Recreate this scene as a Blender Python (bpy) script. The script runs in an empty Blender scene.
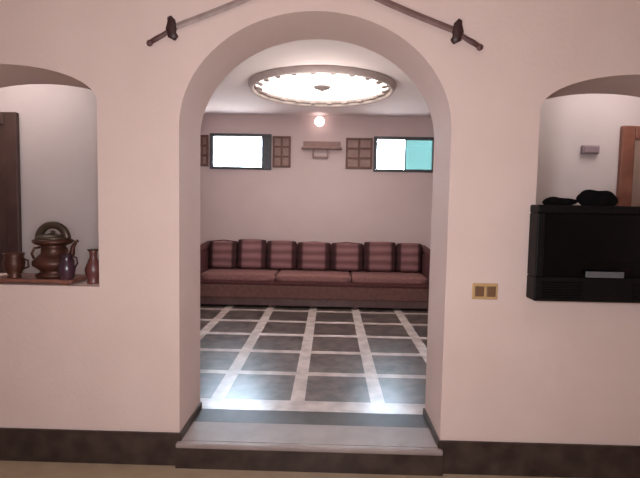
import bpy, bmesh, math, random
from mathutils import Vector, Matrix
random.seed(7)
PI = math.pi
scene = bpy.context.scene
COL = scene.collection

# ------------------------------------------------------------------ materials
def lin(c):
    return tuple(((v / 255) / 12.92 if v / 255 <= 0.04045 else ((v / 255 + 0.055) / 1.055) ** 2.4) for v in c) + (1,)

def mat(name, c1, c2=None, rough=0.6, scale=8.0, metal=0.0, bump=0.0, spec=0.5, bscale=None, coat=0.0):
    """Principled material; a noise texture mottles between two colours and drives a slight bump."""
    m = bpy.data.materials.new(name); m.use_nodes = True
    nt = m.node_tree; N = nt.nodes; L = nt.links
    b = N['Principled BSDF']
    b.inputs['Roughness'].default_value = rough
    b.inputs['Metallic'].default_value = metal
    b.inputs['Specular IOR Level'].default_value = spec
    b.inputs['Coat Weight'].default_value = coat
    tc = N.new('ShaderNodeTexCoord')
    nz = N.new('ShaderNodeTexNoise'); nz.inputs['Scale'].default_value = scale; nz.inputs['Detail'].default_value = 5
    L.new(tc.outputs['Object'], nz.inputs['Vector'])
    rp = N.new('ShaderNodeValToRGB')
    rp.color_ramp.elements[0].position = 0.3; rp.color_ramp.elements[1].position = 0.7
    rp.color_ramp.elements[0].color = lin(c1); rp.color_ramp.elements[1].color = lin(c2 or c1)
    L.new(nz.outputs['Fac'], rp.inputs['Fac'])
    L.new(rp.outputs['Color'], b.inputs['Base Color'])
    if bump:
        n2 = N.new('ShaderNodeTexNoise'); n2.inputs['Scale'].default_value = bscale or scale * 6; n2.inputs['Detail'].default_value = 6
        L.new(tc.outputs['Object'], n2.inputs['Vector'])
        bp = N.new('ShaderNodeBump'); bp.inputs['Strength'].default_value = bump; bp.inputs['Distance'].default_value = 0.01
        L.new(n2.outputs['Fac'], bp.inputs['Height']); L.new(bp.outputs['Normal'], b.inputs['Normal'])
    return m

def emit(name, c, s):
    m = bpy.data.materials.new(name); m.use_nodes = True
    nt = m.node_tree; nt.nodes.remove(nt.nodes['Principled BSDF'])
    e = nt.nodes.new('ShaderNodeEmission'); e.inputs['Color'].default_value = lin(c); e.inputs['Strength'].default_value = s
    nt.links.new(e.outputs[0], nt.nodes['Material Output'].inputs[0])
    return m

def glass(name, tint):
    m = bpy.data.materials.new(name); m.use_nodes = True
    nt = m.node_tree; N = nt.nodes; N.remove(N['Principled BSDF'])
    t = N.new('ShaderNodeBsdfTransparent'); t.inputs['Color'].default_value = tint + (1,)
    g = N.new('ShaderNodeBsdfGlossy'); g.inputs['Roughness'].default_value = 0.02
    x = N.new('ShaderNodeMixShader'); x.inputs[0].default_value = 0.06
    N_ = nt.links; N_.new(t.outputs[0], x.inputs[1]); N_.new(g.outputs[0], x.inputs[2])
    N_.new(x.outputs[0], N['Material Output'].inputs[0])
    return m

def tile_floor():
    """Dark stone panels framed by a grid of pale marble strips (object coordinates, metres)."""
    m = bpy.data.materials.new('panelled_marble_floor'); m.use_nodes = True
    nt = m.node_tree; N = nt.nodes; L = nt.links; b = N['Principled BSDF']
    tc = N.new('ShaderNodeTexCoord'); sx = N.new('ShaderNodeSeparateXYZ'); L.new(tc.outputs['Object'], sx.inputs[0])
    def mth(op, a, b_=None):
        n = N.new('ShaderNodeMath'); n.operation = op
        for i, v in enumerate((a, b_)):
            if v is None: continue
            if isinstance(v, (int, float)): n.inputs[i].default_value = v
            else: L.new(v, n.inputs[i])
        return n.outputs[0]
    def strip(v, off, pitch, w):
        u = mth('ADD', v, -off + w / 2 + pitch * 40)
        u = mth('DIVIDE', u, pitch); u = mth('FRACT', u)
        return mth('LESS_THAN', u, w / pitch)
    gx = strip(sx.outputs[0], -0.125, 0.592, 0.105)
    gy = strip(sx.outputs[1], 1.19, 0.605, 0.085)
    g = mth('MAXIMUM', gx, gy)
    border = mth('LESS_THAN', sx.outputs[1], 0.62)
    g = mth('MAXIMUM', g, border)
    nz = N.new('ShaderNodeTexNoise'); nz.inputs['Scale'].default_value = 9; nz.inputs['Detail'].default_value = 8
    L.new(tc.outputs['Object'], nz.inputs['Vector'])
    dk = N.new('ShaderNodeValToRGB'); L.new(nz.outputs['Fac'], dk.inputs['Fac'])
    dk.color_ramp.elements[0].position = .35; dk.color_ramp.elements[0].color = lin((52, 44, 42))
    dk.color_ramp.elements[1].position = .68; dk.color_ramp.elements[1].color = lin((104, 92, 86))
    lt = N.new('ShaderNodeValToRGB'); L.new(nz.outputs['Fac'], lt.inputs['Fac'])
    lt.color_ramp.elements[0].position = .35; lt.color_ramp.elements[0].color = lin((172, 156, 150))
    lt.color_ramp.elements[1].position = .65; lt.color_ramp.elements[1].color = lin((206, 192, 186))
    mx = N.new('ShaderNodeMix'); mx.data_type = 'RGBA'
    L.new(g, mx.inputs[0]); L.new(dk.outputs[0], mx.inputs[6]); L.new(lt.outputs[0], mx.inputs[7])
    L.new(mx.outputs[2], b.inputs['Base Color'])
    b.inputs['Roughness'].default_value = 0.29
    b.inputs['Specular IOR Level'].default_value = 0.9
    return m

def striped_fabric():
    """Back-cushion fabric: pale rose centre with maroon edge bands and fine cross stripes."""
    m = bpy.data.materials.new('striped_rose_fabric'); m.use_nodes = True
    nt = m.node_tree; N = nt.nodes; L = nt.links; b = N['Principled BSDF']
    tc = N.new('ShaderNodeTexCoord'); sx = N.new('ShaderNodeSeparateXYZ'); L.new(tc.outputs['Generated'], sx.inputs[0])
    r1 = N.new('ShaderNodeValToRGB'); L.new(sx.outputs[0], r1.inputs['Fac'])
    cr = r1.color_ramp; cr.interpolation = 'LINEAR'
    cols = [(0, (58, 22, 25)), (.13, (62, 24, 27)), (.2, (136, 96, 98)), (.5, (142, 102, 103)), (.8, (136, 96, 98)), (.87, (62, 24, 27)), (1, (58, 22, 25))]
    while len(cr.elements) < len(cols): cr.elements.new(0.5)
    for e, (p, c) in zip(cr.elements, cols): e.position = p; e.color = lin(c)
    wv = N.new('ShaderNodeTexWave'); wv.bands_direction = 'Z'; wv.inputs['Scale'].default_value = 1.05; wv.inputs['Distortion'].default_value = 1.2
    L.new(tc.outputs['Generated'], wv.inputs['Vector'])
    r2 = N.new('ShaderNodeValToRGB'); L.new(wv.outputs['Fac'], r2.inputs['Fac'])
    r2.color_ramp.elements[0].color = (0.55, 0.45, 0.46, 1); r2.color_ramp.elements[1].color = (1, 1, 1, 1)
    mx = N.new('ShaderNodeMix'); mx.data_type = 'RGBA'; mx.blend_type = 'MULTIPLY'; mx.inputs[0].default_value = 1
    L.new(r1.outputs[0], mx.inputs[6]); L.new(r2.outputs[0], mx.inputs[7]); L.new(mx.outputs[2], b.inputs['Base Color'])
    b.inputs['Roughness'].default_value = .9
    return m

M = {
    'pink': mat('pink_plaster', (202, 178, 169), (207, 184, 175), .85, 2.5, bump=.12, bscale=40),
    'room': mat('rose_grey_plaster', (194, 174, 171), (199, 179, 176), .85, 2.5, bump=.08, bscale=40),
    'alcove': mat('grey_plaster', (180, 168, 166), (188, 176, 174), .85, 2.5, bump=.08, bscale=40),
    'ceil': mat('ceiling_paint', (216, 202, 197), (221, 207, 202), .9, 2),
    'tan': mat('tan_floor_tile', (150, 128, 104), (166, 144, 120), .35, 6),
    'dark_marble': mat('dark_brown_marble', (46, 35, 31), (70, 56, 49), .42, 9, spec=.3),
    'pale_marble': mat('pale_rose_marble', (134, 118, 114), (150, 134, 129), .5, 7),
    'floor': tile_floor(),
    'frame': mat('grey_window_frame', (70, 70, 74), (84, 84, 88), .45, 20, metal=.3),
    'wood': mat('dark_red_wood', (78, 46, 38), (104, 66, 54), .5, 14),
    'shutter': mat('brown_shutter_wood', (92, 62, 52), (112, 78, 66), .6, 14),
    'door': mat('dark_brown_door', (62, 42, 38), (80, 56, 50), .5, 7),
    'casing': mat('red_brown_casing', (104, 62, 48), (124, 78, 62), .5, 9),
    'leaf': mat('taupe_door_leaf', (122, 100, 88), (136, 112, 100), .55, 6),
    'maroon': mat('maroon_upholstery', (70, 30, 32), (88, 42, 42), .85, 25, bump=.3),
    'seat': mat('rose_brown_upholstery', (120, 80, 78), (138, 96, 92), .9, 30, bump=.3),
    'skirt': mat('brown_skirt_fabric', (92, 60, 55), (108, 74, 68), .9, 18, bump=.2),
    'fabric': striped_fabric(),
    'sofa_wood': mat('dark_sofa_wood', (74, 52, 50), (92, 66, 62), .45, 12),
    'black': mat('black_plastic', (9, 6, 7), (13, 9, 10), .5, 20, spec=.2),
    'screen': mat('dark_screen_glass', (6, 5, 6), (8, 7, 8), .22, 4, spec=.25),
    'silver': mat('grey_metal_plate', (84, 82, 84), (96, 94, 96), .5, 30),
    'cloth': mat('black_cloth', (6, 5, 6), (12, 9, 10), .95, 20, spec=.1, bump=.5),
    'bronze': mat('dark_bronze', (56, 28, 20), (84, 48, 36), .45, 14, metal=.4),
    'olive': mat('olive_bronze', (62, 50, 40), (84, 70, 56), .4, 14, metal=.5),
    'plum': mat('plum_glaze', (48, 28, 38), (66, 40, 50), .3, 10),
    'redbrown': mat('red_brown_glaze', (84, 44, 40), (108, 62, 56), .4, 9),
    'tray': mat('brown_tray_wood', (104, 62, 52), (124, 80, 66), .5, 8),
    'steel': mat('tarnished_steel', (142, 122, 116), (164, 146, 140), .45, 16, metal=.35),
    'oldsteel': mat('brown_tarnished_steel', (104, 78, 72), (126, 98, 92), .5, 16, metal=.35),
    'hilt': mat('black_brown_hilt', (40, 15, 14), (54, 24, 22), .5, 20),
    'grip': mat('brown_grip_leather', (74, 46, 44), (92, 60, 56), .6, 30),
    'brass': mat('dull_brass', (178, 142, 96), (196, 160, 112), .45, 20, metal=.2),
    'rocker': mat('brown_rocker', (98, 68, 46), (112, 80, 56), .45, 15),
    'plaster': mat('white_plaster_moulding', (176, 160, 154), (188, 172, 166), .8, 10),
    'rosette': mat('grey_plaster_rosette', (128, 114, 110), (142, 128, 124), .8, 10),
    'plaque': mat('mauve_grey_plastic', (122, 104, 108), (132, 114, 118), .5, 10),
    'shelf': mat('greyed_shelf_wood', (138, 110, 104), (154, 126, 119), .7, 10),
    'glow': emit('lit_diffuser', (255, 247, 236), 5.0),
    'bulb': emit('lit_bulb', (255, 226, 224), 4.5),
    'clear': glass('clear_glass', (.95, .97, 1)),
    'teal': glass('turquoise_glass', (.074, .1, .094)),
}

# ------------------------------------------------------------------ mesh helpers
def tag(o, label=None, cat=None, group=None, kind=None):
    if label: o['label'] = label
    if cat: o['category'] = cat
    if group: o['group'] = group
    if kind: o['kind'] = kind
    return o

def empty(name, loc, label, cat, group=None, kind=None, rz=0):
    o = bpy.data.objects.new(name, None); COL.objects.link(o)
    o.location = loc; o.rotation_euler = (0, 0, rz); o.empty_display_size = .1
    return tag(o, label, cat, group, kind)

def obj(name, bm, m, parent=None, smooth=False, bevel=0, seg=2, auto=None):
    me = bpy.data.meshes.new(name)
    bmesh.ops.recalc_face_normals(bm, faces=bm.faces[:])
    bm.to_mesh(me); bm.free()
    o = bpy.data.objects.new(name, me); COL.objects.link(o)
    me.materials.append(m)
    if smooth:
        for p in me.polygons: p.use_smooth = True
    if bevel:
        b = o.modifiers.new('bevel', 'BEVEL'); b.width = bevel; b.segments = seg; b.limit_method = 'ANGLE'; b.angle_limit = .6
    if parent: o.parent = parent
    return o

def box(bm, x0, x1, y0, y1, z0, z1):
    v = [bm.verts.new((x, y, z)) for x in (x0, x1) for y in (y0, y1) for z in (z0, z1)]
    for f in ((0, 1, 3, 2), (4, 6, 7, 5), (0, 4, 5, 1), (2, 3, 7, 6), (0, 2, 6, 4), (1, 5, 7, 3)):
        bm.faces.new([v[i] for i in f])
    return v

def bx(*a):
    bm = bmesh.new(); box(bm, *a); return bm

def lathe(bm, prof, seg=32, c=(0, 0, 0), axis='Z', sx=1, sy=1):
    rings = []
    for r, h in prof:
        ring = []
        for k in range(seg):
            a = 2 * PI * k / seg
            p = (r * math.cos(a) * sx, r * math.sin(a) * sy, h)
            if axis == 'Y': p = (p[0], h, p[1])
            ring.append(bm.verts.new((c[0] + p[0], c[1] + p[1], c[2] + p[2])))
        rings.append(ring)
    for a, b in zip(rings, rings[1:]):
        for k in range(seg):
            bm.faces.new((a[k], a[(k + 1) % seg], b[(k + 1) % seg], b[k]))
    for ring in (rings[0], rings[-1]):
        try: bm.faces.new(ring)
        except ValueError: pass
    return bm

def tube(bm, pts, rad, seg=10, flat=1.0):
    pts = [Vector(p) for p in pts]
    n = len(pts); rad = rad if isinstance(rad, (list, tuple)) else [rad] * n
    rings = []
    for i, p in enumerate(pts):
        d = (pts[min(i + 1, n - 1)] - pts[max(i - 1, 0)]).normalized()
        u = d.cross(Vector((0, 1, 0)))
        if u.length < 1e-3: u = d.cross(Vector((1, 0, 0)))
        u.normalize(); w = d.cross(u).normalized()
        rings.append([bm.verts.new(p + rad[i] * (math.cos(2 * PI * k / seg) * u + flat * math.sin(2 * PI * k / seg) * w)) for k in range(seg)])
    for a, b in zip(rings, rings[1:]):
        for k in range(seg):
            bm.faces.new((a[k], a[(k + 1) % seg], b[(k + 1) % seg], b[k]))
    bm.faces.new(rings[0]); bm.faces.new(rings[-1])
    return bm

def soft_box(sx, sy, sz, n=10, puff=.35, wob=0.0):
    """A stuffed cushion: a subdivided box pulled in towards its edges, base at z=0, centred in x and y."""
    bm = bmesh.new(); bmesh.ops.create_cube(bm, size=2)
    bmesh.ops.subdivide_edges(bm, edges=bm.edges[:], cuts=n, use_grid_fill=True)
    for v in bm.verts:
        x, y, z = v.co
        e = (1 - abs(x) ** 3.5) * (1 - abs(z) ** 3.5)
        y2 = y * ((1 - puff) + puff * max(e, 0) ** .5)
        k = 1 - .05 * (abs(x * z) ** 3)
        v.co = Vector((x * k * sx / 2, y2 * sy / 2 + wob * math.sin(3 * x + 2 * z), (z * k + 1) * sz / 2))
    return bm

def arch_z(o, x):
    cx, hw, sill, spr, rise = o
    t = max(0.0, 1 - ((x - cx) / hw) ** 2)
    return spr + rise * math.sqrt(t)

def arched_wall(x0, x1, y0, y1, z0, z1, opens):
    """A thick wall with arched openings: (centre, half width, sill, spring, rise)."""
    bm = bmesh.new()
    xs = {x0, x1}
    NS = 40
    for cx, hw, *_ in opens:
        for k in range(NS + 1): xs.add(round(cx - hw * math.cos(PI * k / NS), 5))
    xs = sorted(xs)
    def quad(a, b, c, d): return bm.faces.new([bm.verts.new(p) for p in (a, b, c, d)])
    soft = []
    for a, b in zip(xs, xs[1:]):
        mid = (a + b) / 2; o = next((o for o in opens if abs(mid - o[0]) < o[1]), None)
        if o is None:
            for y in (y0, y1): quad((a, y, z0), (b, y, z0), (b, y, z1), (a, y, z1))
            continue
        za, zb = arch_z(o, a), arch_z(o, b)
        for y in (y0, y1):
            quad((a, y, za), (b, y, zb), (b, y, z1), (a, y, z1))
            if o[2] > z0: quad((a, y, z0), (b, y, z0), (b, y, o[2]), (a, y, o[2]))
        f = quad((a, y0, za), (b, y0, zb), (b, y1, zb), (a, y1, za)); f.smooth = True
        if o[2] > z0: quad((a, y0, o[2]), (b, y0, o[2]), (b, y1, o[2]), (a, y1, o[2]))
    for cx, hw, sill, spr, rise in opens:
        for x in (cx - hw, cx + hw):
            f = quad((x, y0, max(sill, z0)), (x, y1, max(sill, z0)), (x, y1, spr), (x, y0, spr)); f.smooth = True
    for x in (x0, x1): quad((x, y0, z0), (x, y1, z0), (x, y1, z1), (x, y0, z1))
    quad((x0, y0, z1), (x1, y0, z1), (x1, y1, z1), (x0, y1, z1))
    bmesh.ops.remove_doubles(bm, verts=bm.verts[:], dist=2e-5)
    bm.normal_update()
    for e in bm.edges:
        if len(e.link_faces) != 2 or e.calc_face_angle(3) > .6: e.smooth = False
    return bm

def struct(name, bm, m, label=None, bevel=0):
    o = obj(name, bm, m, bevel=bevel); o['kind'] = 'structure'
    if label: o['label'] = label
    return o

# ------------------------------------------------------------------ levels (metres)
ZN, ZB = -0.085, 0.07            # floor of the near room, raised floor of the back room
T = 0.45                         # thickness of the arched wall
ZC = 2.9                         # ceiling of the back room
YF = 4.6                         # far wall of the back room
ARCH = (-.012, .787, ZB - .045, 1.95, .66)
SIDE_L = (-1.86, .58, 1.0, 2.09, .205)
SIDE_R = (1.855, .58, 1.0, 2.075, .205)

# ------------------------------------------------------------------ shell
struct('wall_middle', arched_wall(-4.6, 4.6, 0, T, ZN, 3.8, [SIDE_L, ARCH, SIDE_R]), M['pink'], 'pink plaster wall with one tall arch and two side arches')
struct('floor', bx(-4.6, 4.6, -9, 0, ZN - .1, ZN), M['tan'], 'tan tiled floor in front of the arched wall')
struct('ceiling', bx(-4.7, 4.7, -9, T, 3.8, 3.9), M['ceil'])
struct('wall_left', bx(-4.7, -4.6, -9, T, ZN, 3.8), M['pink'])
struct('wall_right', bx(4.6, 4.7, -9, T, ZN, 3.8), M['pink'])
struct('wall_rear', bx(-4.7, 4.7, -9.1, -9, ZN, 3.8), M['pink'])
# step, threshold and marble bands of the arch
x0, x1 = ARCH[0] - ARCH[1], ARCH[0] + ARCH[1]
struct('trim_1', bx(x0 - .012, x1 + .012, -.045, .0, ZB - .03, ZB), M['pale_marble'], 'rounded nosing of the step under the tall arch', bevel=.008)
struct('trim_4', bx(x0, x1, .0, .25, ZB - .04, ZB), M['pale_marble'], 'pale marble threshold slab in the tall arch')
struct('trim_2', bx(x0, x1, .25, T, ZB - .04, ZB), M['dark_marble'], 'dark marble band across the back of the threshold')
struct('trim_3', bx(x0 - .014, x1 + .014, -.04, .0, ZN, ZB - .03), M['dark_marble'], 'dark marble riser of the step under the tall arch')
# baseboards: they turn the corner and run along the jambs
def baseboard(name, xa, xb, jx, side, label):
    bm = bmesh.new()
    box(bm, xa, xb, -.016, 0, ZN, .118)
    box(bm, min(jx, jx + side * .014), max(jx, jx + side * .014), -.016, T, ZB, .118)
    return struct(name, bm, M['dark_marble'], label, bevel=.003)
baseboard('baseboard_left', -4.6, x0, x0, 1, 'dark baseboard along the pink wall, left of the arch')
baseboard('baseboard_right', x1, 4.6, x1, -1, 'dark baseboard along the pink wall, right of the arch')

# back room
XL, XR = -2.3, 2.25
YA0 = 1.4
def back_floor():
    bm = bmesh.new(); box(bm, -1.10, 1.10, T, YA0, ZB - .1, ZB); box(bm, XL, XR, YA0, YF, ZB - .1, ZB); return bm
struct('floor_back', back_floor(), M['floor'], 'polished floor of dark panels framed by pale marble strips')
struct('wall_back_left', bx(XL - .05, XL, YA0, YF, ZB - .1, ZC), M['room'])
struct('wall_back_right', bx(XR, XR + .05, YA0, YF, ZB - .1, ZC), M['room'])
W1 = (-1.80, -.84, 2.06, 2.61)
W2 = (.74, 1.70, 2.06, 2.60)
def far_wall():
    bm = bmesh.new(); y0, y1 = YF, YF + .24
    xs = [XL - .05, W1[0], W1[1], W2[0], W2[1], XR + .05]
    for i, (a, b) in enumerate(zip(xs, xs[1:])):
        w = {1: W1, 3: W2}.get(i)
        if w: box(bm, a, b, y0, y1, ZB - .1, w[2]); box(bm, a, b, y0, y1, w[3], ZC + .2)
        else: box(bm, a, b, y0, y1, ZB - .1, ZC + .2)
    bmesh.ops.remove_doubles(bm, verts=bm.verts[:], dist=1e-5)
    return bm
struct('wall_far', far_wall(), M['room'], 'plain rose-grey far wall above the sofa')

RC, RR = (-.035, 2.85), .82       # round recess of the ceiling
def back_ceiling():
    bm = bmesh.new(); n = 96
    ax0, ax1, ay0, ay1 = XL - .05, XR + .05, T, YF
    inner, outer, top = [], [], []
    for k in range(n):
        a = 2 * PI * k / n; c, s = math.cos(a), math.sin(a)
        tx = ((ax1 - RC[0]) / c if c > 1e-9 else (ax0 - RC[0]) / c if c < -1e-9 else 1e9)
        ty = ((ay1 - RC[1]) / s if s > 1e-9 else (ay0 - RC[1]) / s if s < -1e-9 else 1e9)
        t = min(tx, ty)
        inner.append(bm.verts.new((RC[0] + RR * c, RC[1] + RR * s, ZC)))
        outer.append(bm.verts.new((RC[0] + t * c, RC[1] + t * s, ZC)))
        top.append(bm.verts.new((RC[0] + RR * c, RC[1] + RR * s, ZC + .14)))
    for k in range(n):
        j = (k + 1) % n
        bm.faces.new((inner[k], inner[j], outer[j], outer[k])); bm.faces.new((inner[k], top[k], top[j], inner[j]))
    bm.faces.new(top)
    for px, py in ((ax0, ay0), (ax1, ay0), (ax0, ay1), (ax1, ay1)):
        v = bm.verts.new((px, py, ZC))
        near = sorted(outer, key=lambda o: (o.co - v.co).length)
        a = next(o for o in near if abs(o.co.x - px) < 1e-6); b = next(o for o in near if abs(o.co.y - py) < 1e-6)
        if a is not b: bm.faces.new((v, a, b))
    # a slab above closes the roof
    box(bm, ax0, ax1, ay0, ay1 + .24, ZC + .2, ZC + .25)
    return bm
struct('ceiling_back', back_ceiling(), M['ceil'], 'pale ceiling of the back room with a round recess')

# side alcoves behind the two smaller arches: back wall, partition towards the back room, outer wall, floor, ceiling
YA = 1.3
for s, nm in ((-1, 'left'), (1, 'right')):
    def sb(a, b, *r): return bx(min(s * a, s * b), max(s * a, s * b), *r)
    struct('wall_alcove_' + nm, sb(1.10, 3.3, YA, YA + .1, ZB - .1, ZC), M['alcove'], 'grey wall seen through the %s side arch' % nm)
    struct('wall_partition_' + nm, sb(1.10, 1.18, T, YA, ZB - .1, ZC), M['room'])
    struct('wall_side_' + nm, sb(3.2, 3.3, T, YA, ZB - .1, ZC), M['alcove'])
    struct('floor_alcove_' + nm, sb(1.18, 3.2, T, YA, ZB - .1, ZB), M['tan'])
    struct('ceiling_alcove_' + nm, sb(1.10, 3.3, T, YA + .1, ZC, ZC + .05), M['ceil'])

# ------------------------------------------------------------------ camera
cam = bpy.data.cameras.new('camera'); co = bpy.data.objects.new('camera', cam); COL.objects.link(co)
cam.sensor_width = 36; cam.lens = 36 * 470 / 640; cam.clip_start = .05
co.matrix_world = (Matrix.Translation((.09, -2.75, 1.5)) @ Matrix.Rotation(math.radians(1.2), 4, 'Z')
                   @ Matrix.Rotation(math.radians(90 - 3.9), 4, 'X') @ Matrix.Rotation(math.radians(1.05), 4, 'Z'))
scene.camera = co
# ------------------------------------------------------------------ windows with open lattice shutters
def window(name, w, split, stile, shutters, label, tint_right):
    x0, x1, z0, z1 = w
    r = empty(name, ((x0 + x1) / 2, YF, z0), label, 'window', kind='structure')
    cx = (x0 + x1) / 2; h = z1 - z0; hw = (x1 - x0) / 2
    bm = bmesh.new(); f = .055
    for a in ((-hw, hw, 0, f * .8), (-hw, hw, h - f * .8, h)): box(bm, a[0], a[1], -.02, .06, a[2], a[3])
    for a in ((-hw, -hw + f), (hw - f, hw)): box(bm, a[0], a[1], -.019, .059, f * .8, h - f * .8)
    obj('frame', bm, M['frame'], r, bevel=.004)
    bm = bmesh.new(); sx = split - cx
    box(bm, sx - stile, sx + stile, .0, .05, f * .8, h - f * .8)
    obj('meeting_stile', bm, M['frame'], r, bevel=.003)
    obj('pane', bx(-hw + f, sx - stile, .03, .036, f * .8, h - f * .8), M['clear'], r)
    if hw - f - sx - stile > .03: p = obj('pane', bx(sx + stile, hw - f, .03, .036, f * .8, h - f * .8), M['teal' if tint_right else 'clear'], r)
    if tint_right: p['label'] = 'turquoise tinted pane'
    for a, b in shutters:
        bm = bmesh.new(); a -= cx; b -= cx; t = .032
        for x in (a, (a + b) / 2 - t / 2, b - t): box(bm, x, x + t, -.035, -.002, .04, h - .03)
        for z in (.04, .04 + (h - .1) / 3, .04 + (h - .1) * 2 / 3, h - .062): box(bm, a, b, -.032, -.005, z, z + t)
        sh = obj('shutter', bm, M['shutter'], r, bevel=.003)
        obj('backing_panel', bx(a + .005, b - .005, -.012, -.001, .045, h - .035), M['shelf'], sh)
    return r
window('window_1', W1, -.947, .052, [(-2.02, -1.82), (-.82, -.54)], 'bright high window with clear panes, between two brown lattice shutters', False)
window('window_2', W2, 1.23, .010, [(.31, .72), (1.72, 2.1)], 'bright high window whose other pane is turquoise', True)

# ------------------------------------------------------------------ alcove doors
def door(name, xa, xb, zt, leaf, casing, label, flip):
    r = empty(name, ((xa + xb) / 2, YA, ZB), label, 'door', kind='structure')
    cx = (xa + xb) / 2; a, b, h = xa - cx, xb - cx, zt - ZB; c = .11
    bm = bmesh.new(); box(bm, a, a + c, -.05, -.002, 0, h); box(bm, b - c, b, -.05, -.002, 0, h); box(bm, a + c, b - c, -.05, -.002, h - c, h)
    obj('door_frame', bm, casing, r, bevel=.012, seg=3)
    lf = obj('door_leaf', bx(a + c, b - c, -.034, -.003, .005, h - c), leaf, r)
    bm = bmesh.new()
    for z0_, z1_ in ((.15, .95), (1.1, h - c - .12)):
        for x_ in (a + c + .1, (a + b) / 2 + .04): box(bm, x_, x_ + (b - a) / 2 - c - .14, -.044, -.03, z0_, z1_)
    obj('panel_moulding', bm, leaf, lf, bevel=.008)
    hx = b - c - .06 if flip else a + c + .06
    bm = lathe(bmesh.new(), [(.006, 0), (.024, -.012), (.028, -.03), (.016, -.045), (.0, -.05)], 20, (hx, -.034, 1.0), 'Y')
    obj('door_knob', bm, M['brass'], lf, smooth=True)
    return r
door('door_1', -3.15, -2.60, 2.26, M['door'], M['door'], 'dark brown panelled door behind the left side arch', False)
door('door_2', 2.50, 3.16, 2.22, M['leaf'], M['casing'], 'taupe door with red-brown casing behind the right side arch', True)

b = empty('wall_box', (2.257, YA, 2.02), 'small mauve-grey box fixed on the grey wall above the television', 'wall box')
obj('box_body', bx(-.072, .072, -.035, 0, -.036, .036), M['plaque'], b, bevel=.008)
obj('box_cover', bx(-.06, .06, -.042, -.034, -.026, .026), M['plaque'], b, bevel=.004)

# ------------------------------------------------------------------ sofa
SX0, SX1, SY0, SY1 = -1.86, 1.60, 3.73, 4.58
sofa = empty('sofa', ((SX0 + SX1) / 2, (SY0 + SY1) / 2, ZB), 'long low maroon upholstered sofa under the two high windows', 'sofa')
scx, scy = (SX0 + SX1) / 2, (SY0 + SY1) / 2; L2 = (SX1 - SX0) / 2; D2 = (SY1 - SY0) / 2
obj('base_frame', bx(-L2 + .05, L2 - .05, -D2 + .04, D2 - .02, .03, .16), M['sofa_wood'], sofa, bevel=.01)
obj('skirt', bx(-L2 + .12, L2 - .12, -D2 + .03, D2 - .06, .13, .325), M['skirt'], sofa, bevel=.02, seg=3)
obj('seat_rail', bx(-L2 + .12, L2 - .12, -D2 + .025, D2 - .06, .325, .375), M['maroon'], sofa, bevel=.012)
for k in range(3):
    w = (2 * L2 - .25) / 3
    bm = soft_box(w - .01, 2 * D2 - .20, .10, 8, .06)
    bmesh.ops.translate(bm, verts=bm.verts, vec=(-L2 + .125 + w * (k + .5), -.07, .372))
    obj('seat_cushion', bm, M['seat'], sofa, smooth=True)
bm = bmesh.new(); box(bm, -L2 + .12, L2 - .12, D2 - .16, D2 - .0, .16, .86)
obj('backrest', bm, M['maroon'], sofa, bevel=.05, seg=4)
for s in (-1, 1):
    xa = s * (L2 - .12); xb = s * L2
    bm = bmesh.new(); box(bm, min(xa, xb), max(xa, xb), -D2, D2, .03, .76)
    a = obj('arm', bm, M['maroon'], sofa, bevel=.04, seg=4)
    bm = tube(bmesh.new(), [((xa + xb) / 2, -D2 - .008, .755), ((xa + xb) / 2, -D2 + .2, .765), ((xa + xb) / 2, D2 - .02, .81)], .062, 18)
    obj('arm_roll', bm, M['maroon'], a, smooth=True)
for x in (-L2 + .06, -.6, .6, L2 - .06):
    for y in (-D2 + .08, D2 - .1):
        obj('leg', lathe(bmesh.new(), [(.03, 0), (.036, .012), (.036, .05)], 16, (x, y, 0)), M['sofa_wood'], sofa, smooth=True)

bounds = [-1.735, -1.30, -.86, -.40, .11, .60, 1.09, 1.475]
names = ['leftmost striped rose back cushion, against the left arm of the sofa', 'second striped rose back cushion from the left, under the clear window',
         'third striped rose back cushion from the left, below the inner shutter of the clear window', 'middle one of the seven striped back cushions, under the wall shelf',
         'fifth striped rose back cushion from the left, below the wide lattice shutter', 'second striped rose back cushion from the right, under the turquoise-paned window',
         'rightmost striped rose back cushion, against the right arm of the sofa']
for k, (a, b_) in enumerate(zip(bounds, bounds[1:])):
    bm = soft_box(b_ - a - .012, .17, .43 + .012 * ((k * 3) % 4 - 1.5), 12, .4)
    c = obj('back_cushion', bm, M['fabric'], smooth=True)
    c.location = ((a + b_) / 2, 4.29, ZB + .478); c.rotation_euler = (-.10, 0, (-.02, .015, 0, .01, -.015, .02, -.01)[k])
    tag(c, names[k], 'cushion', 'striped back cushions along the sofa')
    pts = []
    w = (b_ - a) / 2 * .93
    h = .43
    bm = tube(bmesh.new(), [(-w, 0, .03), (-w, 0, h * .5), (-w, 0, h * .95), (0, 0, h * 1.0 - .004), (w, 0, h * .95), (w, 0, h * .5), (w, 0, .03)], .009, 8)
    obj('piping', bm, M['maroon'], c, smooth=True)

# ------------------------------------------------------------------ wall lamp and wall shelf
wl = empty('wall_lamp', (-.10, YF, 2.79), 'lit round wall lamp just under the ceiling between the windows', 'lamp')
obj('wall_plate', lathe(bmesh.new(), [(.05, 0), (.05, -.012), (.03, -.02), (.022, -.05), (.022, -.07)], 24, (0, 0, 0), 'Y'), M['brass'], wl, smooth=True)
bm = bmesh.new(); bmesh.ops.create_uvsphere(bm, u_segments=32, v_segments=20, radius=.075)
bmesh.ops.translate(bm, verts=bm.verts, vec=(0, -.135, 0))
obj('globe', bm, M['bulb'], wl, smooth=True)

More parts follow.
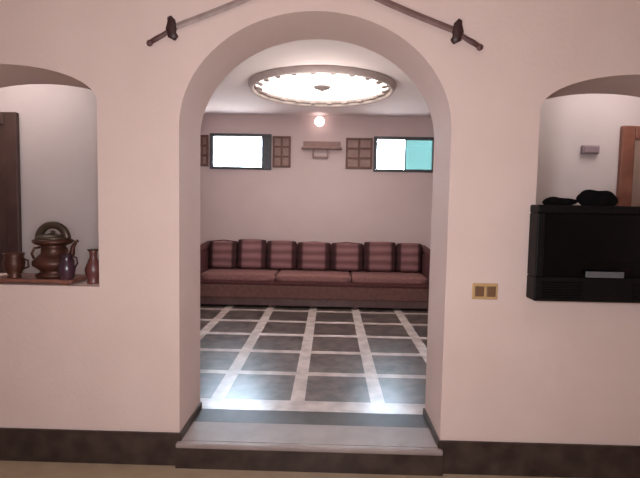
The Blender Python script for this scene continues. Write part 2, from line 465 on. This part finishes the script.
ws = empty('wall_shelf', (-.06, YF, 2.25), 'greyish brown wall shelf hanging between the two high windows', 'shelf')
bm = bmesh.new(); box(bm, -.31, .31, -.13, -.012, .135, .165)
obj('shelf_board', bm, M['shelf'], ws, bevel=.006)
bm = bmesh.new(); box(bm, -.29, .29, -.014, 0, .165, .26)
obj('back_panel', bm, M['shelf'], ws, bevel=.004)
bm = bmesh.new(); box(bm, -.14, .10, -.05, -.012, .0, .025)
obj('lower_rail', bm, M['shelf'], ws, bevel=.004)
for x in (-.13, .09):
    bm = bmesh.new(); box(bm, x - .012, x + .012, -.10, 0, .025, .137)
    obj('bracket', bm, M['shelf'], ws, bevel=.004)

# ------------------------------------------------------------------ round ceiling light with plaster rings
cl = empty('ceiling_light', (RC[0], RC[1], ZC), 'large round lit ceiling light ringed by scrolled plaster moulding', 'ceiling light')
def ring(bm, prof, seg=96):
    rings = []
    for k in range(seg):
        a = 2 * PI * k / seg
        rings.append([bm.verts.new((r * math.cos(a), r * math.sin(a), z)) for r, z in prof])
    n = len(prof)
    for k in range(seg):
        A, B = rings[k], rings[(k + 1) % seg]
        for i in range(n): bm.faces.new((A[i], A[(i + 1) % n], B[(i + 1) % n], B[i]))
    return bm
obj('outer_ring', ring(bmesh.new(), [(.795, 0), (.795, -.05), (.81, -.068), (.83, -.06), (.842, -.03), (.855, -.015), (.855, 0)]), M['plaster'], cl, smooth=True)
bm = bmesh.new()
for k in range(22):                # scrolled leaves on the inner side of the ring
    a0 = 2 * PI * k / 22
    pts = []
    for j in range(15):
        t = j / 14; th = a0 + .15 * (t - .5) * (1.0)
        sp = 2.2 * PI * t; rr = .042 * (1 - .6 * t)
        pts.append(((.735 + rr * math.cos(sp)) * math.cos(a0 + (rr * math.sin(sp)) / .72 + .06 * t),
                    (.735 + rr * math.cos(sp)) * math.sin(a0 + (rr * math.sin(sp)) / .72 + .06 * t), -.02 - .02 * math.sin(PI * t)))
    tube(bm, pts, [.019 * (1 - .5 * j / 14) for j in range(15)], 6)
ring(bm, [(.775, .012), (.775, -.022), (.785, -.03), (.797, -.022), (.797, .012)])
obj('scroll_ring', bm, M['rosette'], cl, smooth=True)
obj('diffuser', lathe(bmesh.new(), [(.80, .02), (.70, .012), (.35, .004), (.0005, .0)], 64), M['glow'], cl, smooth=True)
obj('rosette', lathe(bmesh.new(), [(.10, .004), (.10, -.008), (.085, -.02), (.06, -.018), (.045, -.034), (.02, -.046), (.0005, -.05)], 28), M['rosette'], cl, smooth=True)

# ------------------------------------------------------------------ crossed swords above the arch
def sword(name, s, gx, gz, ybase, blade_m, label):
    """Guard at (gx, gz) on the wall; the blade rises inward over the arch, the grip falls outward."""
    r = empty(name, (gx, ybase, gz), label, 'sword', 'curved swords crossed over the tall arch')
    d = -s                                       # direction of the blade along x
    n = 22; Lb = .93; ang = math.atan(.434)
    bm = bmesh.new(); prev = None
    for k in range(n + 1):
        t = k / n; u = .02 + t * Lb; sag = .035 * math.sin(PI * t)
        px = d * (u * math.cos(ang) + 0 * sag); pz = u * math.sin(ang) - sag * .5
        w = .017 * (1 - t ** 5) + .002; th = .004 * (1 - .6 * t)
        nx, nz = -d * math.sin(ang), math.cos(ang)
        v = [bm.verts.new((px + nx * w, 0, pz + nz * w)), bm.verts.new((px, -th, pz)), bm.verts.new((px - nx * w, 0, pz - nz * w)), bm.verts.new((px, th, pz))]
        if prev:
            for i in range(4): bm.faces.new((prev[i], prev[(i + 1) % 4], v[(i + 1) % 4], v[i]))
        else: bm.faces.new(v)
        prev = v
    bm.faces.new(prev)
    obj('blade', bm, blade_m, r)
    # crossguard, roughly upright with flared ends
    bm = tube(bmesh.new(), [(d * -.012, 0, .066), (d * .0, 0, .045), (0, 0, 0), (d * .004, 0, -.035), (d * .03, 0, -.055)], [.013, .023, .033, .027, .016], 12, .45)
    bm2 = lathe(bmesh.new(), [(.008, -.0), (.008, -ybase + .004)], 10, (0, 0, 0), 'Y')
    obj('wall_hook', bm2, M['hilt'], r, smooth=True)
    obj('crossguard', bm, M['hilt'], r, smooth=True)
    bm = tube(bmesh.new(), [(0, 0, -.004), (-d * .045, 0, -.034), (-d * .085, 0, -.056), (-d * .115, 0, -.074)], [.013, .014, .016, .014], 12, .6)
    g = obj('grip', bm, M['grip'], r, smooth=True)
    bm = bmesh.new(); bmesh.ops.create_uvsphere(bm, u_segments=16, v_segments=10, radius=.019)
    bmesh.ops.scale(bm, vec=(1, .6, 1), verts=bm.verts); bmesh.ops.translate(bm, verts=bm.verts, vec=(-d * .125, 0, -.082))
    obj('pommel', bm, M['grip'], r, smooth=True)
    return r
sword('sword', -1, -.838, 2.500, -.012, M['steel'], 'curved sword with the paler blade, hilt at upper left of the arch')
sword('sword', 1, .785, 2.493, -.024, M['oldsteel'], 'curved sword with the browner blade, hilt at upper right of the arch')

# ------------------------------------------------------------------ double light switch
sw = empty('light_switch', (1.003, 0, 1.025), 'dull brass double light switch on the pink wall near the television', 'light switch')
obj('switch_plate', bx(-.074, .074, -.010, 0, -.047, .047), M['brass'], sw, bevel=.005)
for x in (-.034, .034):
    obj('rocker', bx(x - .026, x + .026, -.018, -.009, -.030, .030), M['rocker'], sw, bevel=.004)

# ------------------------------------------------------------------ television in the right side arch
SILL = 1.0
tv = empty('television', (1.63, 0, SILL), 'black television standing in the right side arch', 'television')
w, h = .40, .535
bm = bmesh.new()
f = .045
box(bm, -w, w, -.14, -.03, h - f, h); box(bm, -w, w, -.14, -.03, .0, .135)
box(bm, -w, -w + f, -.14, -.03, .135, h - f); box(bm, w - f, w, -.14, -.03, .135, h - f)
obj('front_bezel', bm, M['black'], tv, bevel=.008, seg=3)
bm = bmesh.new(); n = 12
g = [[bm.verts.new((-w + f + (2 * w - 2 * f) * i / n, -.118 - .014 * (1 - (2 * i / n - 1) ** 2) * (1 - (2 * j / n - 1) ** 2), .135 + (h - f - .135) * j / n)) for i in range(n + 1)] for j in range(n + 1)]
for j in range(n):
    for i in range(n): bm.faces.new((g[j][i], g[j][i + 1], g[j + 1][i + 1], g[j + 1][i]))
ext = bmesh.ops.extrude_face_region(bm, geom=bm.faces[:])
for v in ext['geom']:
    if isinstance(v, bmesh.types.BMVert): v.co.y = -.05
bm.normal_update()
for e in bm.edges:
    if len(e.link_faces) == 2 and e.calc_face_angle(3) > .6: e.smooth = False
obj('screen', bm, M['screen'], tv, smooth=True)
bm = bmesh.new()
v = [bm.verts.new(p) for p in ((-.32, -.03, 0), (w - .03, -.03, 0), (w - .03, -.03, h - .03), (-.32, -.03, h - .03), (-.22, .36, 0), (.26, .36, 0), (.26, .36, h - .15), (-.22, .36, h - .15))]
for q in ((0, 1, 2, 3), (4, 7, 6, 5), (0, 4, 5, 1), (1, 5, 6, 2), (2, 6, 7, 3), (3, 7, 4, 0)): bm.faces.new([v[i] for i in q])
obj('rear_housing', bm, M['black'], tv, bevel=.015)
o = obj('name_plate', bx(-.125, .085, -.146, -.139, .138, .172), M['silver'], tv, bevel=.003); o['label'] = 'plain silver-grey strip'
for s in (-1, 1):
    bm = bmesh.new()
    for k in range(7): box(bm, s * .25 - .11, s * .25 + .11, -.144, -.139, .02 + k * .014, .026 + k * .014)
    obj('speaker_grille', bm, M['screen'], tv)
for k in range(4): obj('button', bx(-.06 + k * .03, -.04 + k * .03, -.146, -.139, .05, .06), M['black'], tv, bevel=.002)

def bundle(name, x, y, sx, sy, sz, seed, label):
    bm = bmesh.new(); bmesh.ops.create_icosphere(bm, subdivisions=5, radius=1)
    R = random.Random(seed); ph = [R.uniform(0, 6) for _ in range(6)]
    for v in bm.verts:
        x_, y_, z_ = v.co; a = math.atan2(y_, x_)
        k = 1 + .10 * math.sin(3 * a + ph[0] + 2 * z_) + .06 * math.sin(7 * a + ph[1] - 3 * z_) + .05 * math.sin(9 * x_ + ph[2]) * math.cos(8 * y_ + ph[3])
        z2 = max(z_, -.55)
        v.co = Vector((x_ * k * sx, y_ * k * sy, (z2 + .55) / 1.55 * sz * (1 + .1 * math.sin(4 * x_ + ph[4]))))
    o = obj(name, bm, M['cloth'], smooth=True); o.location = (x, y, SILL + h)
    return tag(o, label, 'cloth')
bundle('cloth_bundle', 1.365, -.085, .088, .05, .045, 3, 'low black cloth bundle at the edge of the television top')
bundle('cloth_bundle', 1.575, -.085, .10, .05, .092, 5, 'taller black cloth bundle heaped in the middle of the television top')

# ------------------------------------------------------------------ ornaments in the left side arch
tr = empty('tray', (-1.70, .14, SILL), 'brown wooden tray on the left side arch sill, under the ornaments', 'tray')
obj('tray_board', bx(-.27, .24, -.12, .12, .008, .034), M['tray'], tr, bevel=.008)
for x in (-.22, .19):
    obj('foot', bx(x - .02, x + .02, -.11, .11, 0, .009), M['tray'], tr)
ZT = SILL + .034
u = empty('lidded_urn', (-1.637, .14, ZT), 'dark bronze lidded urn with a hoop handle on the brown tray', 'urn')
obj('body', lathe(bmesh.new(), [(.085, 0), (.10, .008), (.098, .02), (.07, .032), (.085, .05), (.118, .075), (.118, .10), (.09, .128), (.07, .145), (.068, .185), (.078, .20)], 36), M['bronze'], u, smooth=True)
obj('collar', lathe(bmesh.new(), [(.078, .198), (.105, .208), (.118, .222), (.112, .232), (.095, .238)], 36), M['bronze'], u, smooth=True)
obj('lid', lathe(bmesh.new(), [(.10, .236), (.096, .25), (.07, .262), (.03, .268), (.012, .275), (.016, .285), (.0005, .292)], 36), M['olive'], u, smooth=True)
pts = [(.088 * math.cos(a), 0, .236 + .088 * math.sin(a)) for a in [PI * k / 20 for k in range(21)]]
obj('hoop_handle', tube(bmesh.new(), pts, .024, 12), M['olive'], u, smooth=True)
obj('spout', tube(bmesh.new(), [(.085, 0, .10), (.12, 0, .15), (.125, 0, .19), (.145, 0, .222), (.158, 0, .228)], [.022, .017, .013, .010, .008], 12), M['bronze'], u, smooth=True)
for s in (-1, 1):
    obj('side_handle', tube(bmesh.new(), [(s * .072, .0, .185), (s * .10, -.03, .18), (s * .112, -.04, .145), (s * .105, -.03, .115)], .008, 10), M['bronze'], u, smooth=True)

def cup(name, x, y, r, h, m, label, cat, handle=True):
    o = empty(name, (x, y, ZT), label, cat)
    obj('bowl', lathe(bmesh.new(), [(r * .62, 0), (r * .66, .006), (r * .5, .014), (r * .9, h * .35), (r, h * .62), (r * .86, h * .86), (r, h), (r * .9, h), (r * .78, h * .84), (r * .8, h * .4), (.001, h * .2)], 28), m, o, smooth=True)
    obj('cup_handle', tube(bmesh.new(), [(r * .9, 0, h * .78), (r * 1.45, 0, h * .72), (r * 1.5, 0, h * .45), (r * .92, 0, h * .36)], .006, 8), m, o, smooth=True)
    return o
cup('cup', -1.84, .07, .06, .15, M['bronze'], 'brown cup on the tray, on the door side of the urn', 'cup')
j = empty('small_jug', (-1.50, .045, ZT), 'plum-coloured small jug on the tray, under the urn spout', 'jug')
obj('jug_body', lathe(bmesh.new(), [(.032, 0), (.036, .006), (.046, .04), (.05, .07), (.036, .105), (.026, .125), (.034, .15), (.028, .15), (.02, .125), (.001, .10)], 28), M['plum'], j, smooth=True)
obj('jug_handle', tube(bmesh.new(), [(.028, 0, .14), (.06, 0, .135), (.066, 0, .10), (.046, 0, .065)], .006, 8), M['plum'], j, smooth=True)
v = empty('small_vase', (-1.375, .12, SILL), 'slender red-brown vase alone at the inner edge of the left side arch', 'vase')
obj('vase_body', lathe(bmesh.new(), [(.035, 0), (.04, .008), (.03, .02), (.046, .06), (.05, .09), (.034, .13), (.02, .165), (.022, .19), (.03, .21), (.024, .21), (.016, .19), (.001, .17)], 28), M['redbrown'], v, smooth=True)
obj('vase_lip', ring(bmesh.new(), [(.025, .206), (.033, .206), (.034, .213), (.025, .214)], 28), M['olive'], v, smooth=True)

# ------------------------------------------------------------------ light
def area(name, loc, rot, size, power, color, shape='DISK', size_y=None):
    l = bpy.data.lights.new(name, 'AREA'); l.shape = shape; l.size = size
    if size_y: l.size_y = size_y
    l.energy = power; l.color = color
    o = bpy.data.objects.new(name, l); COL.objects.link(o); o.location = loc; o.rotation_euler = rot
    return o
pl = bpy.data.lights.new('camera_flash', 'POINT'); pl.energy = 197; pl.color = (1, .995, 1.045); pl.shadow_soft_size = .15  # unseen flash at camera height, not a fitting of the near room
po = bpy.data.objects.new('camera_flash', pl); COL.objects.link(po); po.location = (-.08, -2.46, 1.52)
area('alcove_fill_left', (-2.5, .62, 2.85), (0, 0, 0), .8, 15, (1, .93, .9))  # added fill that brightens the left alcove; no lamp is modelled there
area('alcove_fill_right', (2.3, .62, 2.85), (0, 0, 0), .8, 15, (1, .93, .9))  # added fill for the right alcove, likewise without a lamp
area('ceiling_light_lamp', (RC[0], RC[1], ZC - .09), (0, 0, 0), 1.3, 10, (1, .93, .88))

pl = bpy.data.lights.new('ceiling_fill', 'POINT'); pl.energy = 21; pl.color = (1, .95, .92); pl.shadow_soft_size = .12  # added fill floating below the ceiling to brighten it, no bulb hangs here
po = bpy.data.objects.new('ceiling_fill', pl); COL.objects.link(po); po.location = (RC[0], RC[1] - .65, 2.36)
w_ = bpy.data.worlds.new('sky'); scene.world = w_; w_.use_nodes = True
bg = w_.node_tree.nodes['Background']; bg.inputs[1].default_value = 90
WN = w_.node_tree.nodes; WL = w_.node_tree.links                     # hazy bright sky over a darker ground
wt = WN.new('ShaderNodeTexCoord'); wx = WN.new('ShaderNodeSeparateXYZ'); wr = WN.new('ShaderNodeValToRGB')
WL.new(wt.outputs['Generated'], wx.inputs[0]); WL.new(wx.outputs[2], wr.inputs['Fac']); WL.new(wr.outputs[0], bg.inputs[0])
wr.color_ramp.elements[0].position = 0.0; wr.color_ramp.elements[0].color = (.24, .235, .23, 1)
wr.color_ramp.elements[1].position = 0.02; wr.color_ramp.elements[1].color = (.68, .86, 1, 1)

vs = scene.view_settings
scene.display_settings.display_device = 'sRGB'
vs.view_transform = 'Standard'; vs.look = 'None'; vs.exposure = 0; vs.gamma = 1; vs.use_curve_mapping = False
